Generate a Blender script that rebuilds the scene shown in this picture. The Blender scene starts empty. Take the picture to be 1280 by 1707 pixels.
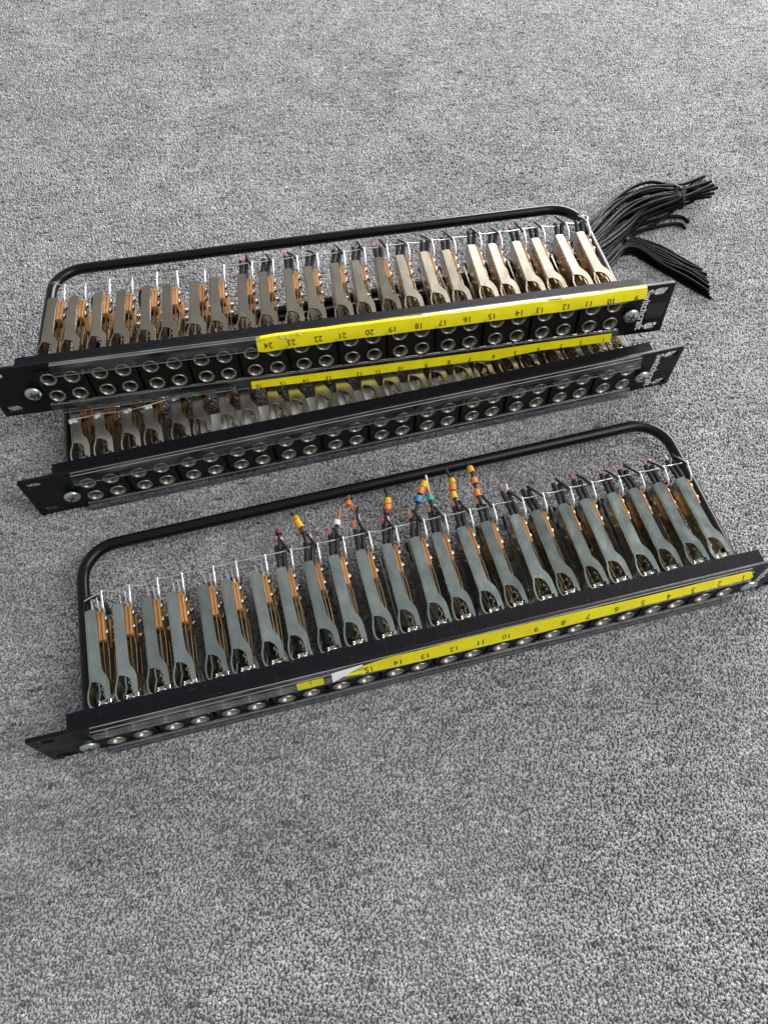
import bpy, bmesh, math, random
import numpy as np
from mathutils import Matrix, Vector

random.seed(7)
rng = np.random.default_rng(7)
MM = 0.001
scene = bpy.context.scene
COL = scene.collection

# ------------------------------------------------------------------ camera
cam_d = bpy.data.cameras.new('camera')
cam = bpy.data.objects.new('camera', cam_d)
COL.objects.link(cam)
cam.matrix_world = (Matrix.Translation(Vector((-30.94, -137.65, 484.82)) * MM)
                    @ Matrix.Rotation(math.pi / 2 - 1.0911, 4, 'X')
                    @ Matrix.Rotation(-0.0042, 4, 'Z'))
cam_d.sensor_fit = 'HORIZONTAL'
cam_d.sensor_width = 36.0
cam_d.lens = 1263.5 / 1280 * 36.0
cam_d.clip_start = 0.01
cam_d.clip_end = 60
scene.camera = cam

# ------------------------------------------------------------------ light
world = bpy.data.worlds.new('World')
scene.world = world
world.use_nodes = True
bg = world.node_tree.nodes['Background']
bg.inputs['Color'].default_value = (0.97, 0.99, 1.0, 1)
bg.inputs['Strength'].default_value = 0.375


def area_light(name, loc, target, sx, sy, power, color):
    d = bpy.data.lights.new(name, 'AREA')
    d.shape = 'RECTANGLE'
    d.size, d.size_y = sx, sy
    d.energy = power
    d.color = color
    o = bpy.data.objects.new(name, d)
    COL.objects.link(o)
    o.location = loc
    o.rotation_euler = (Vector(target) - Vector(loc)).to_track_quat('-Z', 'Y').to_euler()
    return o


area_light('window_light', (0.85, 1.60, 0.44), (0.0, 0.35, 0.05), 2.0, 0.74, 70, (1.0, 0.97, 0.93))
area_light('side_fill_light', (1.0, -0.12, 1.15), (0.2, 0.1, 0.0), 1.1, 1.0, 14, (1.0, 0.985, 0.96))  # unseen softbox, added for a soft left-right falloff on the carpet
area_light('ceiling_light', (0.75, 0.15, 2.3), (0.5, 0.3, 0.0), 1.1, 0.6, 5, (1.0, 0.99, 0.97))

scene.render.engine = 'CYCLES'
scene.view_settings.view_transform = 'Standard'
scene.view_settings.look = 'None'
scene.view_settings.exposure = 0.0
scene.view_settings.gamma = 1.0
scene.view_settings.use_curve_mapping = False
scene.render.resolution_x = 767
scene.render.resolution_y = 1024

# ------------------------------------------------------------------ materials
MATS = {}


def new_mat(name):
    m = bpy.data.materials.new(name)
    m.use_nodes = True
    nt = m.node_tree
    MATS[name] = m
    return m, nt, nt.nodes['Principled BSDF']


def mat(name, color, rough=0.5, metal=0.0, spec=0.5, var=0.0, vscale=400.0, bump=0.0, bscale=1500.0,
        stretch=(1, 1, 1), rvar=0.0, color2=None, coat=0.0, dust=0.0, ovar=0.0):
    """Principled material with noise in colour, roughness and relief."""
    m, nt, b = new_mat(name)
    b.inputs['Metallic'].default_value = metal
    b.inputs['Roughness'].default_value = rough
    b.inputs['Specular IOR Level'].default_value = spec
    b.inputs['Coat Weight'].default_value = coat
    b.inputs['Base Color'].default_value = (*color, 1)
    L = nt.links.new
    tc = nt.nodes.new('ShaderNodeTexCoord')
    oi = nt.nodes.new('ShaderNodeObjectInfo')
    mp = nt.nodes.new('ShaderNodeMapping')
    mp.inputs['Scale'].default_value = stretch
    mul = nt.nodes.new('ShaderNodeVectorMath'); mul.operation = 'SCALE'
    mul.inputs[0].default_value = (3.1, 1.7, 2.3)
    L(oi.outputs['Random'], mul.inputs['Scale'])
    L(tc.outputs['Object'], mp.inputs['Vector'])
    L(mul.outputs['Vector'], mp.inputs['Location'])
    if var or color2 or rvar:
        n = nt.nodes.new('ShaderNodeTexNoise')
        n.inputs['Scale'].default_value = vscale
        n.inputs['Detail'].default_value = 5
        n.inputs['Roughness'].default_value = 0.62
        L(mp.outputs['Vector'], n.inputs['Vector'])
    if var or color2:
        r = nt.nodes.new('ShaderNodeValToRGB')
        r.color_ramp.elements[0].position = 0.32
        r.color_ramp.elements[1].position = 0.68
        c2 = color2 or tuple(min(1, c * (1 + var)) for c in color)
        c1 = color if color2 else tuple(c * (1 - var) for c in color)
        r.color_ramp.elements[0].color = (*c1, 1)
        r.color_ramp.elements[1].color = (*c2, 1)
        L(n.outputs['Fac'], r.inputs['Fac'])
        L(r.outputs['Color'], b.inputs['Base Color'])
        if ovar:   # every piece a little different
            om = nt.nodes.new('ShaderNodeMapRange')
            om.inputs['To Min'].default_value = 1 - ovar; om.inputs['To Max'].default_value = 1 + ovar
            L(oi.outputs['Random'], om.inputs['Value'])
            vm = nt.nodes.new('ShaderNodeVectorMath'); vm.operation = 'SCALE'
            L(r.outputs['Color'], vm.inputs[0]); L(om.outputs['Result'], vm.inputs['Scale'])
            L(vm.outputs['Vector'], b.inputs['Base Color'])
    if rvar:
        mr = nt.nodes.new('ShaderNodeMapRange')
        mr.inputs['From Min'].default_value = 0.3
        mr.inputs['From Max'].default_value = 0.7
        mr.inputs['To Min'].default_value = max(0.03, rough - rvar)
        mr.inputs['To Max'].default_value = rough + rvar
        L(n.outputs['Fac'], mr.inputs['Value'])
        L(mr.outputs['Result'], b.inputs['Roughness'])
    if dust:   # pale specks and faint rubbed patches on dark surfaces
        dn = nt.nodes.new('ShaderNodeTexNoise'); dn.inputs['Scale'].default_value = 900; dn.inputs['Detail'].default_value = 2
        L(mp.outputs['Vector'], dn.inputs['Vector'])
        dm = nt.nodes.new('ShaderNodeMapRange')
        dm.inputs['From Min'].default_value = .70; dm.inputs['From Max'].default_value = .78
        dm.inputs['To Max'].default_value = dust
        L(dn.outputs['Fac'], dm.inputs['Value'])
        dx_ = nt.nodes.new('ShaderNodeMix'); dx_.data_type = 'RGBA'
        dx_.inputs['A'].default_value = (*color, 1); dx_.inputs['B'].default_value = (.32, .31, .30, 1)
        L(dm.outputs['Result'], dx_.inputs['Factor'])
        L(dx_.outputs['Result'], b.inputs['Base Color'])
    if bump:
        n2 = nt.nodes.new('ShaderNodeTexNoise')
        n2.inputs['Scale'].default_value = bscale
        n2.inputs['Detail'].default_value = 4
        L(mp.outputs['Vector'], n2.inputs['Vector'])
        bp = nt.nodes.new('ShaderNodeBump')
        bp.inputs['Strength'].default_value = bump
        bp.inputs['Distance'].default_value = 0.0004
        L(n2.outputs['Fac'], bp.inputs['Height'])
        L(bp.outputs['Normal'], b.inputs['Normal'])
    return m


mat('black_panel', (0.006, 0.006, 0.007), 0.42, spec=0.24, dust=.5, rvar=0.12, vscale=120, bump=0.12, bscale=2500)
mat('black_rail', (0.0055, 0.0055, 0.009), 0.48, spec=0.14, dust=.5, rvar=0.08, vscale=90, bump=0.15, bscale=3000)
mat('black_module', (0.007, 0.007, 0.007), 0.45, spec=0.25, dust=.6, rvar=0.1, vscale=200, bump=0.1, bscale=2500)
mat('black_rod', (0.003, 0.003, 0.0035), 0.27, spec=0.32, rvar=0.05, vscale=150, dust=.3)
mat('nickel_warm', (0.43, 0.39, 0.32), 0.25, 1.0, var=0.08, vscale=130, rvar=0.02, ovar=.16, stretch=(1, .4, 1))
mat('nickel_grey', (0.66, 0.63, 0.56), 0.28, 1.0, ovar=.12, var=0.09, vscale=130, rvar=0.05, stretch=(1, .4, 1))
mat('frame_teal', (0.34, 0.405, 0.39), 0.22, 1.0, ovar=.18, vscale=130, rvar=0.06, color2=(0.47, 0.52, 0.50), stretch=(1, .6, 1))  # mottled teal-grey metal for the nearest bay's frames
mat('nickel_bright', (0.60, 0.57, 0.51), 0.24, 1.0, var=0.06, vscale=300, rvar=0.06)
mat('sleeve_nickel', (0.44, 0.42, 0.38), 0.36, 1.0, var=0.10, vscale=500, rvar=0.08)
mat('spring_brass', (0.66, 0.50, 0.28), 0.26, 1.0, var=0.14, vscale=300, rvar=0.08)
mat('phenolic', (0.46, 0.20, 0.060), 0.5, ovar=.25, var=0.28, vscale=500, stretch=(3, .3, 1))
mat('phenolic_light', (0.62, 0.34, 0.13), 0.5, var=0.22, vscale=500, stretch=(3, .3, 1))
mat('zinc_screw', (0.58, 0.68, 0.66), 0.30, 1.0, var=0.12, vscale=600, rvar=0.1)
mat('recess_shade', (0.05, 0.055, 0.055), 0.6, 0.6)  # dark colour stands for shade in the screw's cross
mat('hole_shade', (0.004, 0.004, 0.004), 0.9, spec=0.1)  # near-black colour stands for shade deep in the jack hole
mat('tinned_wire', (0.86, 0.86, 0.85), 0.30, 0.75, var=0.05, vscale=900)
mat('yellow_label', (0.95, 0.82, 0.012), 0.30, spec=0.35, var=0.09, vscale=70, rvar=0.1, bump=0.25, bscale=120)
mat('label_ink', (0.02, 0.018, 0.012), 0.5)
mat('white_tape', (0.90, 0.90, 0.89), 0.5, var=0.06, vscale=200)
mat('white_paint', (0.85, 0.85, 0.84), 0.55, var=0.06, vscale=700)
mat('white_card', (0.84, 0.87, 0.90), 0.6, var=0.04, vscale=60)
mat('cable_black', (0.0025, 0.0025, 0.003), 0.48, spec=0.09, dust=.25, rvar=0.12, vscale=200, bump=0.35, bscale=500)
mat('shrink_black', (0.012, 0.012, 0.013), 0.40, spec=0.45, rvar=0.1, vscale=300, bump=0.2, bscale=700)
mat('wire_red', (0.52, 0.09, 0.04), 0.45, var=.15)
mat('wire_orange', (0.70, 0.17, 0.035), 0.45, var=.1)
mat('wire_white', (0.76, 0.76, 0.74), 0.45)
mat('wire_black', (0.013, 0.013, 0.013), 0.5)
mat('marker_yellow', (0.80, 0.46, 0.012), 0.42, var=.06)
mat('marker_orange', (0.78, 0.22, 0.035), 0.42, var=.06)
mat('marker_blue', (0.055, 0.25, 0.50), 0.42, var=.06)
mat('marker_teal', (0.015, 0.42, 0.28), 0.42, var=.06)
mat('marker_maroon', (0.16, 0.035, 0.035), 0.42, var=.06)
mat('marker_white', (0.76, 0.76, 0.74), 0.42)
mat('edge_glint', (0.40, 0.41, 0.42), 0.12, spec=0.6, var=.3, vscale=150, stretch=(.3, 1, 1))  # pale colour stands for light refracted along the clear holder's edges
mat('glue', (0.62, 0.62, 0.60), 0.2, spec=0.6)
mat('worn_patch', (0.009, 0.013, 0.013), 0.28, spec=0.45, rvar=0.1, vscale=300, color2=(0.02, 0.028, 0.028))


def clear_plastic():
    m = bpy.data.materials.new('clear_plastic'); m.use_nodes = True
    MATS['clear_plastic'] = m
    nt = m.node_tree; nt.nodes.clear(); L = nt.links.new
    out = nt.nodes.new('ShaderNodeOutputMaterial')
    tr = nt.nodes.new('ShaderNodeBsdfTransparent'); tr.inputs['Color'].default_value = (.92, .93, .93, 1)
    df = nt.nodes.new('ShaderNodeBsdfDiffuse'); df.inputs['Color'].default_value = (.55, .56, .58, 1)
    gl = nt.nodes.new('ShaderNodeBsdfGlossy'); gl.inputs['Roughness'].default_value = 0.07
    gl.inputs['Color'].default_value = (1, 1, 1, 1)
    tc = nt.nodes.new('ShaderNodeTexCoord')
    n = nt.nodes.new('ShaderNodeTexNoise'); n.inputs['Scale'].default_value = 160; n.inputs['Detail'].default_value = 6
    mp = nt.nodes.new('ShaderNodeMapping'); mp.inputs['Scale'].default_value = (.25, 1, 1)
    L(tc.outputs['Object'], mp.inputs['Vector']); L(mp.outputs['Vector'], n.inputs['Vector'])
    mr = nt.nodes.new('ShaderNodeMapRange')
    mr.inputs['From Min'].default_value = .42; mr.inputs['From Max'].default_value = .75
    mr.inputs['To Min'].default_value = .004; mr.inputs['To Max'].default_value = .13
    L(n.outputs['Fac'], mr.inputs['Value'])
    m1 = nt.nodes.new('ShaderNodeMixShader'); m2 = nt.nodes.new('ShaderNodeMixShader')
    fr = nt.nodes.new('ShaderNodeFresnel'); fr.inputs['IOR'].default_value = 1.24
    L(mr.outputs['Result'], m1.inputs['Fac']); L(tr.outputs[0], m1.inputs[1]); L(df.outputs[0], m1.inputs[2])
    L(fr.outputs[0], m2.inputs['Fac']); L(m1.outputs[0], m2.inputs[1]); L(gl.outputs[0], m2.inputs[2])
    L(m2.outputs[0], out.inputs['Surface'])


clear_plastic()


def carpet_mats():
    m, nt, b = new_mat('carpet_yarn')
    L = nt.links.new
    a = nt.nodes.new('ShaderNodeAttribute'); a.attribute_type = 'INSTANCER'; a.attribute_name = 'tone'
    r = nt.nodes.new('ShaderNodeValToRGB')
    e = r.color_ramp.elements
    e[0].position, e[0].color = 0.0, (0.075, 0.074, 0.080, 1)
    e[1].position, e[1].color = 1.0, (0.78, 0.785, 0.81, 1)
    k = e.new(0.5); k.color = (0.39, 0.39, 0.408, 1)
    L(a.outputs['Fac'], r.inputs['Fac'])
    L(r.outputs['Color'], b.inputs['Base Color'])
    b.inputs['Roughness'].default_value = 0.75
    b.inputs['Specular IOR Level'].default_value = 0.25
    b.inputs['Sheen Weight'].default_value = 0.15
    m, nt, b = new_mat('carpet_backing')
    L = nt.links.new
    g = nt.nodes.new('ShaderNodeNewGeometry')
    n = nt.nodes.new('ShaderNodeTexNoise'); n.inputs['Scale'].default_value = 420; n.inputs['Detail'].default_value = 4
    L(g.outputs['Position'], n.inputs['Vector'])
    r = nt.nodes.new('ShaderNodeValToRGB')
    r.color_ramp.elements[0].position = .35; r.color_ramp.elements[0].color = (.22, .22, .235, 1)
    r.color_ramp.elements[1].position = .65; r.color_ramp.elements[1].color = (.34, .34, .35, 1)
    L(n.outputs['Fac'], r.inputs['Fac']); L(r.outputs['Color'], b.inputs['Base Color'])
    b.inputs['Roughness'].default_value = 0.9


carpet_mats()

# ------------------------------------------------------------------ mesh helpers (all in millimetres)


class MB:
    def __init__(self):
        self.v, self.f = [], []

    def add(self, v, f):
        o = len(self.v)
        self.v += [tuple(p) for p in v]
        self.f += [tuple(i + o for i in q) for q in f]
        return self

    def box(self, x0, x1, y0, y1, z0, z1, c=0.0):
        """box with optional chamfer c on every edge"""
        if not c:
            v = [(x, y, z) for z in (z0, z1) for y in (y0, y1) for x in (x0, x1)]
            return self.add(v, [(0, 2, 3, 1), (4, 5, 7, 6), (0, 1, 5, 4), (2, 6, 7, 3), (0, 4, 6, 2), (1, 3, 7, 5)])
        bm = bmesh.new()
        bmesh.ops.create_cube(bm, size=1)
        for w in bm.verts:
            w.co = ((x0 + x1) / 2 + w.co.x * (x1 - x0), (y0 + y1) / 2 + w.co.y * (y1 - y0), (z0 + z1) / 2 + w.co.z * (z1 - z0))
        bmesh.ops.bevel(bm, geom=list(bm.edges), offset=c, segments=1, affect='EDGES')
        bm.verts.index_update()
        self.add([w.co[:] for w in bm.verts], [[w.index for w in f.verts] for f in bm.faces])
        bm.free()
        return self

    def prism(self, pts, z0, z1, axis='z'):
        """closed polygon (counter-clockwise) extruded along an axis"""
        n = len(pts)
        if axis == 'z':
            V = [(a, b, z0) for a, b in pts] + [(a, b, z1) for a, b in pts]
        elif axis == 'y':   # pts are (x, z)
            V = [(a, z1, b) for a, b in pts] + [(a, z0, b) for a, b in pts]
        else:               # axis x, pts are (y, z)
            V = [(z0, a, b) for a, b in pts] + [(z1, a, b) for a, b in pts]
        F = [tuple(range(n - 1, -1, -1)), tuple(range(n, 2 * n))]
        F += [(i, (i + 1) % n, n + (i + 1) % n, n + i) for i in range(n)]
        return self.add(V, F)

    def ribbon(self, path, th, z0, z1):
        """flat strip standing on edge that follows (x, y) points"""
        P = [Vector(q) for q in path]
        Lh, Rh = [], []
        for i, q in enumerate(P):
            d = (P[min(i + 1, len(P) - 1)] - P[max(i - 1, 0)]).normalized()
            nrm = Vector((-d.y, d.x)) * th / 2
            Lh.append(q + nrm); Rh.append(q - nrm)
        n = len(P)
        V = []
        for z in (z0, z1):
            V += [(a.x, a.y, z) for a in Lh] + [(a.x, a.y, z) for a in Rh]
        F = []
        for i in range(n - 1):
            l0, l1, r0, r1 = i, i + 1, n + i, n + i + 1
            F += [(l0, l1, r1, r0), (2 * n + l0, 2 * n + r0, 2 * n + r1, 2 * n + l1),
                  (l0, 2 * n + l0, 2 * n + l1, l1), (r0, r1, 2 * n + r1, 2 * n + r0)]
        F += [(0, n, 3 * n, 2 * n), (n - 1, 3 * n - 1, 4 * n - 1, 2 * n - 1)]
        return self.add(V, F)

    def tube(self, path, r, sides=8, caps=True):
        P = [Vector(q) for q in path]
        n = len(P)
        rad = r if isinstance(r, (list, tuple)) else [r] * n
        t0 = (P[1] - P[0]).normalized()
        up = Vector((0, 0, 1)) if abs(t0.z) < .9 else Vector((1, 0, 0))
        u = t0.cross(up).normalized()
        V, F = [], []
        for i in range(n):
            t = (P[min(i + 1, n - 1)] - P[max(i - 1, 0)]).normalized()
            u = (u - t * u.dot(t)).normalized()
            w = t.cross(u)
            for k in range(sides):
                a = 2 * math.pi * k / sides
                V.append(P[i] + (u * math.cos(a) + w * math.sin(a)) * rad[i])
        for i in range(n - 1):
            for k in range(sides):
                a, b = i * sides + k, i * sides + (k + 1) % sides
                F.append((a, b, b + sides, a + sides))
        if caps:
            F.append(tuple(range(sides - 1, -1, -1)))
            F.append(tuple((n - 1) * sides + k for k in range(sides)))
        return self.add(V, F)

    def lathe(self, prof, seg=24, o=(0, 0, 0), axis='y', close=False):
        """profile of (r, h) turned about an axis"""
        V, F = [], []
        for r, h in prof:
            for k in range(seg):
                a = 2 * math.pi * k / seg
                c, s = r * math.cos(a), r * math.sin(a)
                q = (c, h, s) if axis == 'y' else ((h, c, s) if axis == 'x' else (c, s, h))
                V.append((q[0] + o[0], q[1] + o[1], q[2] + o[2]))
        m = len(prof)
        for i in range(m - 1 + (1 if close else 0)):
            for k in range(seg):
                a, b = i * seg + k, i * seg + (k + 1) % seg
                j = ((i + 1) % m) * seg
                F.append((a, b, j + (k + 1) % seg, j + k))
        if not close:
            F.append(tuple(range(seg - 1, -1, -1)))
            F.append(tuple((m - 1) * seg + k for k in range(seg)))
        return self.add(V, F)

    def mesh(self, name, m, smooth=None, flip_z=False):
        v = np.array(self.v, float) * MM
        f = self.f
        if flip_z:
            v[:, 2] *= -1
            f = [q[::-1] for q in f]
        me = bpy.data.meshes.new(name)
        me.from_pydata(v.tolist(), [], f)
        bm = bmesh.new(); bm.from_mesh(me)
        bmesh.ops.recalc_face_normals(bm, faces=bm.faces)
        bm.to_mesh(me); bm.free()
        me.materials.append(MATS[m])
        if smooth:
            me.polygons.foreach_set('use_smooth', [True] * len(me.polygons))
            me.set_sharp_from_angle(angle=math.radians(smooth))
        me.update()
        return me


def link(name, me, parent=None, loc=(0, 0, 0), rot=(0, 0, 0)):
    o = bpy.data.objects.new(name, me)
    COL.objects.link(o)
    o.location = Vector(loc) * MM
    o.rotation_euler = rot
    if parent:
        o.parent = parent
    return o


def curve_mesh(name, m, loops, ext, bevel=0.0):
    """flat outline with holes, extruded: (x, z) loops become a plate facing -y, centred on y = 0"""
    cu = bpy.data.curves.new('tmp', 'CURVE')
    cu.dimensions = '2D'; cu.fill_mode = 'BOTH'; cu.extrude = ext; cu.bevel_depth = bevel; cu.bevel_resolution = 0
    for lp in loops:
        s = cu.splines.new('POLY'); s.points.add(len(lp) - 1); s.use_cyclic_u = True
        for q, (a, b) in zip(s.points, lp):
            q.co = (a, b, 0, 1)
    return _bake(cu, name, m)


def _bake(cu, name, m):
    o = bpy.data.objects.new('tmp', cu); COL.objects.link(o)
    dg = bpy.context.evaluated_depsgraph_get()
    me = bpy.data.meshes.new_from_object(o.evaluated_get(dg))
    bpy.data.objects.remove(o); bpy.data.curves.remove(cu)
    n = len(me.vertices); c = np.empty(n * 3); me.vertices.foreach_get('co', c); c = c.reshape(-1, 3)
    w = np.stack([c[:, 0], -c[:, 2], c[:, 1]], 1) * MM
    me.vertices.foreach_set('co', w.ravel()); me.update()
    me.name = name; me.materials.clear(); me.materials.append(MATS[m])
    return me


TEXTS = {}


def text_mesh(s, size, m, bold=0.0):
    key = (s, size, m)
    if key not in TEXTS:
        cu = bpy.data.curves.new('tmp', 'FONT')
        cu.body = s; cu.size = size; cu.align_x = 'CENTER'; cu.align_y = 'CENTER'
        cu.offset = bold; cu.extrude = 0.02; cu.resolution_u = 3
        TEXTS[key] = _bake(cu, 'print', m)
    return TEXTS[key]


def arc(cx, cy, r, a0, a1, n):
    return [(cx + r * math.cos(math.radians(a0 + (a1 - a0) * i / n)), cy + r * math.sin(math.radians(a0 + (a1 - a0) * i / n))) for i in range(n + 1)]


def smooth_path(P, n=6):
    """Catmull-Rom through the points"""
    P = [Vector(q) for q in P]
    if len(P) < 3:
        return P
    Q = [P[0] * 2 - P[1]] + P + [P[-1] * 2 - P[-2]]
    out = []
    for i in range(1, len(Q) - 2):
        for j in range(n):
            t = j / n
            a, b, c, d = Q[i - 1], Q[i], Q[i + 1], Q[i + 2]
            out.append(.5 * ((2 * b) + (c - a) * t + (2 * a - 5 * b + 4 * c - d) * t * t + (3 * b - a - 3 * c + d) * t ** 3))
    out.append(P[-1])
    return out


# ------------------------------------------------------------------ the setting: carpet
def build_carpet():
    b = MB().add([(-2500, -2500, -.55), (2500, -2500, -.55), (2500, 2500, -.55), (-2500, 2500, -.55)], [(0, 1, 2, 3)])
    o = link('carpet', b.mesh('carpet', 'carpet_backing'))
    o['kind'] = 'structure'
    # yarn loops, a few shapes
    tuft_col = bpy.data.collections.new('yarn_loops')
    for i in range(8):
        mb = MB()
        for s in range(2):
            h = random.uniform(.25, .72); ln = random.uniform(1.5, 2.5); sd = random.uniform(-.6, .6)
            off = (s - .5) * .75
            p = [(-.5 * ln, off, -2.4), (-.48 * ln, off * 1.1, -.9), (-.25 * ln, off * .5 + sd * .3, h * .8 - .1), (.15 * ln, -off * .5 + sd * .7, h - .15),
                 (.45 * ln, -off + sd, h * .2 - .4), (.52 * ln, -off + sd, -2.2)]
            mb.tube(smooth_path(p, 2), random.uniform(.50, .66), 5, caps=False)
        t = bpy.data.objects.new('yarn_loop', mb.mesh('yarn_loop', 'carpet_yarn', smooth=80))
        tuft_col.objects.link(t)
    # loop positions: rows of stitches, heather streaks run along the rows
    ang = 0.10
    ca, sa = math.cos(ang), math.sin(ang)
    rows = np.arange(-330, 920, 1.62)
    P, T = [], []
    # soft blotches a centimetre or two across
    gn = rng.normal(0, 1, (160, 160))
    for ax in (0, 1):
        gn = (gn + np.roll(gn, 1, ax) * .6 + np.roll(gn, -1, ax) * .6)
    gn /= gn.std()

    def blot(x, y):
        fx = (x + 760) / 10.5; fy = (y + 420) / 9.0
        i = np.clip(fx.astype(int), 0, 158); j = np.clip(fy.astype(int), 0, 158)
        u = fx - i; v = fy - j
        return gn[i, j] * (1 - u) * (1 - v) + gn[i + 1, j] * u * (1 - v) + gn[i, j + 1] * (1 - u) * v + gn[i + 1, j + 1] * u * v
    for ri, rv in enumerate(rows):
        us = np.arange(-720, 720, 1.58)
        us = us + rng.normal(0, .5, len(us)) + rng.uniform(0, 2)
        vs = rv + rng.normal(0, .52, len(us))
        x = us * ca - vs * sa; y = us * sa + vs * ca
        # streaks: correlated noise along the row, several yarn lengths
        n = len(us)
        w1 = np.convolve(rng.normal(0, 1, n + 40), np.ones(5) / math.sqrt(5), 'same')[20:20 + n]
        w2 = np.convolve(rng.normal(0, 1, n + 80), np.hanning(41) / np.sqrt((np.hanning(41) ** 2).sum()), 'same')[40:40 + n]
        if ri == 0:
            carry = w2
        carry = .45 * carry + .89 * w2
        fl = np.convolve(rng.random(n + 8) < .022, (1, 1, 1, .6), 'same')[4:4 + n]
        lf = np.convolve(rng.random(n + 8) < .02, (1, 1, .7), 'same')[4:4 + n]
        tone = .53 + .055 * w1 + .014 * carry + .034 * blot(x, y) + rng.normal(0, .09, n) - .24 * fl + .15 * lf
        half_r = 255 + (y + 193) * 0.262
        keep = (y > -290) & (y < 860) & (x > -(half_r + 75) - 32) & (x < half_r + 55)
        P.append(np.stack([x[keep], y[keep]], 1)); T.append(tone[keep])
    P = np.concatenate(P); T = np.clip(np.concatenate(T), 0.03, 1)
    n = len(P)
    # gentle wear undulation of the pile height
    z = .22 * np.sin(P[:, 0] / 41 + P[:, 1] / 67) + .18 * np.sin(P[:, 0] / 23 - P[:, 1] / 31) + rng.normal(0, .12, n) + .40
    me = bpy.data.meshes.new('carpet_pile')
    me.vertices.add(n)
    me.vertices.foreach_set('co', (np.concatenate([P, z[:, None]], 1) * MM).ravel())
    rot = np.stack([rng.normal(0, .16, n), rng.normal(0, .16, n), 1.0 + rng.normal(0, .75, n) + math.pi * rng.integers(0, 2, n)], 1)
    a = me.attributes.new('rot', 'FLOAT_VECTOR', 'POINT'); a.data.foreach_set('vector', rot.ravel())
    a = me.attributes.new('tone', 'FLOAT', 'POINT'); a.data.foreach_set('value', T)
    a = me.attributes.new('size', 'FLOAT', 'POINT'); a.data.foreach_set('value', rng.uniform(.66, .98, n))
    a = me.attributes.new('pick', 'INT', 'POINT'); a.data.foreach_set('value', rng.integers(0, 8, n).astype(np.int32))
    me.materials.append(MATS['carpet_yarn'])
    o = bpy.data.objects.new('carpet_pile', me); COL.objects.link(o)
    o['kind'] = 'stuff'; o['label'] = 'heathered grey looped carpet pile covering the whole floor'; o['category'] = 'carpet'
    ng = bpy.data.node_groups.new('pile', 'GeometryNodeTree')
    ng.interface.new_socket('Geometry', in_out='INPUT', socket_type='NodeSocketGeometry')
    ng.interface.new_socket('Geometry', in_out='OUTPUT', socket_type='NodeSocketGeometry')
    N = ng.nodes.new; L = ng.links.new
    gi, go = N('NodeGroupInput'), N('NodeGroupOutput')
    ip = N('GeometryNodeInstanceOnPoints'); ci = N('GeometryNodeCollectionInfo')
    ci.inputs['Collection'].default_value = tuft_col; ci.inputs['Separate Children'].default_value = True
    ip.inputs['Pick Instance'].default_value = True

    def attr(nm, ty):
        q = N('GeometryNodeInputNamedAttribute'); q.data_type = ty; q.inputs['Name'].default_value = nm
        return q.outputs['Attribute']
    L(gi.outputs[0], ip.inputs['Points']); L(ci.outputs['Instances'], ip.inputs['Instance'])
    L(attr('rot', 'FLOAT_VECTOR'), ip.inputs['Rotation']); L(attr('size', 'FLOAT'), ip.inputs['Scale'])
    L(attr('pick', 'INT'), ip.inputs['Instance Index'])
    L(ip.outputs['Instances'], go.inputs[0])
    md = o.modifiers.new('pile', 'NODES'); md.node_group = ng


build_carpet()

# ------------------------------------------------------------------ patch bay dimensions (mm)
HALF, H = 241.3, 43.97
PITCH, PAIR = 34.69, 15.8
ZT, ZB = 31.56, 15.61
BODY_X, BODY_Y, BODY_Z = 218.7, 12.1, 42.05
ROD_Z, ROD_R, ROD_X, ROD_Y = 19.6, 4.1, 212.3, 134.0


def jack_x(k):
    return (k // 2 - 5.5) * PITCH + (-.5 if k % 2 == 0 else .5) * PAIR


def oblong(cx, cz, w, h, n=6):
    r = h / 2; d = w / 2 - r
    p = arc(cx + d, cz, r, -90, 90, n) + arc(cx - d, cz, r, 90, 270, n)
    return p


# --- shared meshes
ME = {}
outline = [(-HALF, .6), (-HALF + .6, 0), (HALF - .6, 0), (HALF, .6), (HALF, H - .6), (HALF - .6, H), (-HALF + .6, H), (-HALF, H - .6)]
slots = [oblong(s * 232.5, z, 11.0, 6.4)[::-1] for s in (-1, 1) for z in (6.1, H - 6.1)]
ME['panel'] = curve_mesh('panel', 'black_panel', [outline] + slots + [[(-207.6, 8.6), (-207.6, 38.2), (207.6, 38.2), (207.6, 8.6)]], 1.15, 0.12)
# rail: channel behind the panel (top flange, bottom flange, back lip), with a shallow bevel
mb = MB()
mb.box(-BODY_X, BODY_X, 2.45, BODY_Y, BODY_Z - 1.6, BODY_Z, .25)
mb.box(-BODY_X, BODY_X, 2.45, BODY_Y, 2.0, 3.6, .25)
mb.box(-BODY_X, -BODY_X + 1.6, 2.5, BODY_Y - .3, 3.62, BODY_Z - 1.62)
mb.box(BODY_X - 1.6, BODY_X, 2.5, BODY_Y - .3, 3.62, BODY_Z - 1.62)
mb.box(-209.5, 209.5, 8.6, 11.2, 3.7, BODY_Z - 1.7)
for xd in range(13):
    mb.box((xd - 6) * PITCH - .9, (xd - 6) * PITCH + .9, .6, 8.5, 4.0, BODY_Z - 2)
ME['rail'] = mb.mesh('rail', 'black_rail')


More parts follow.
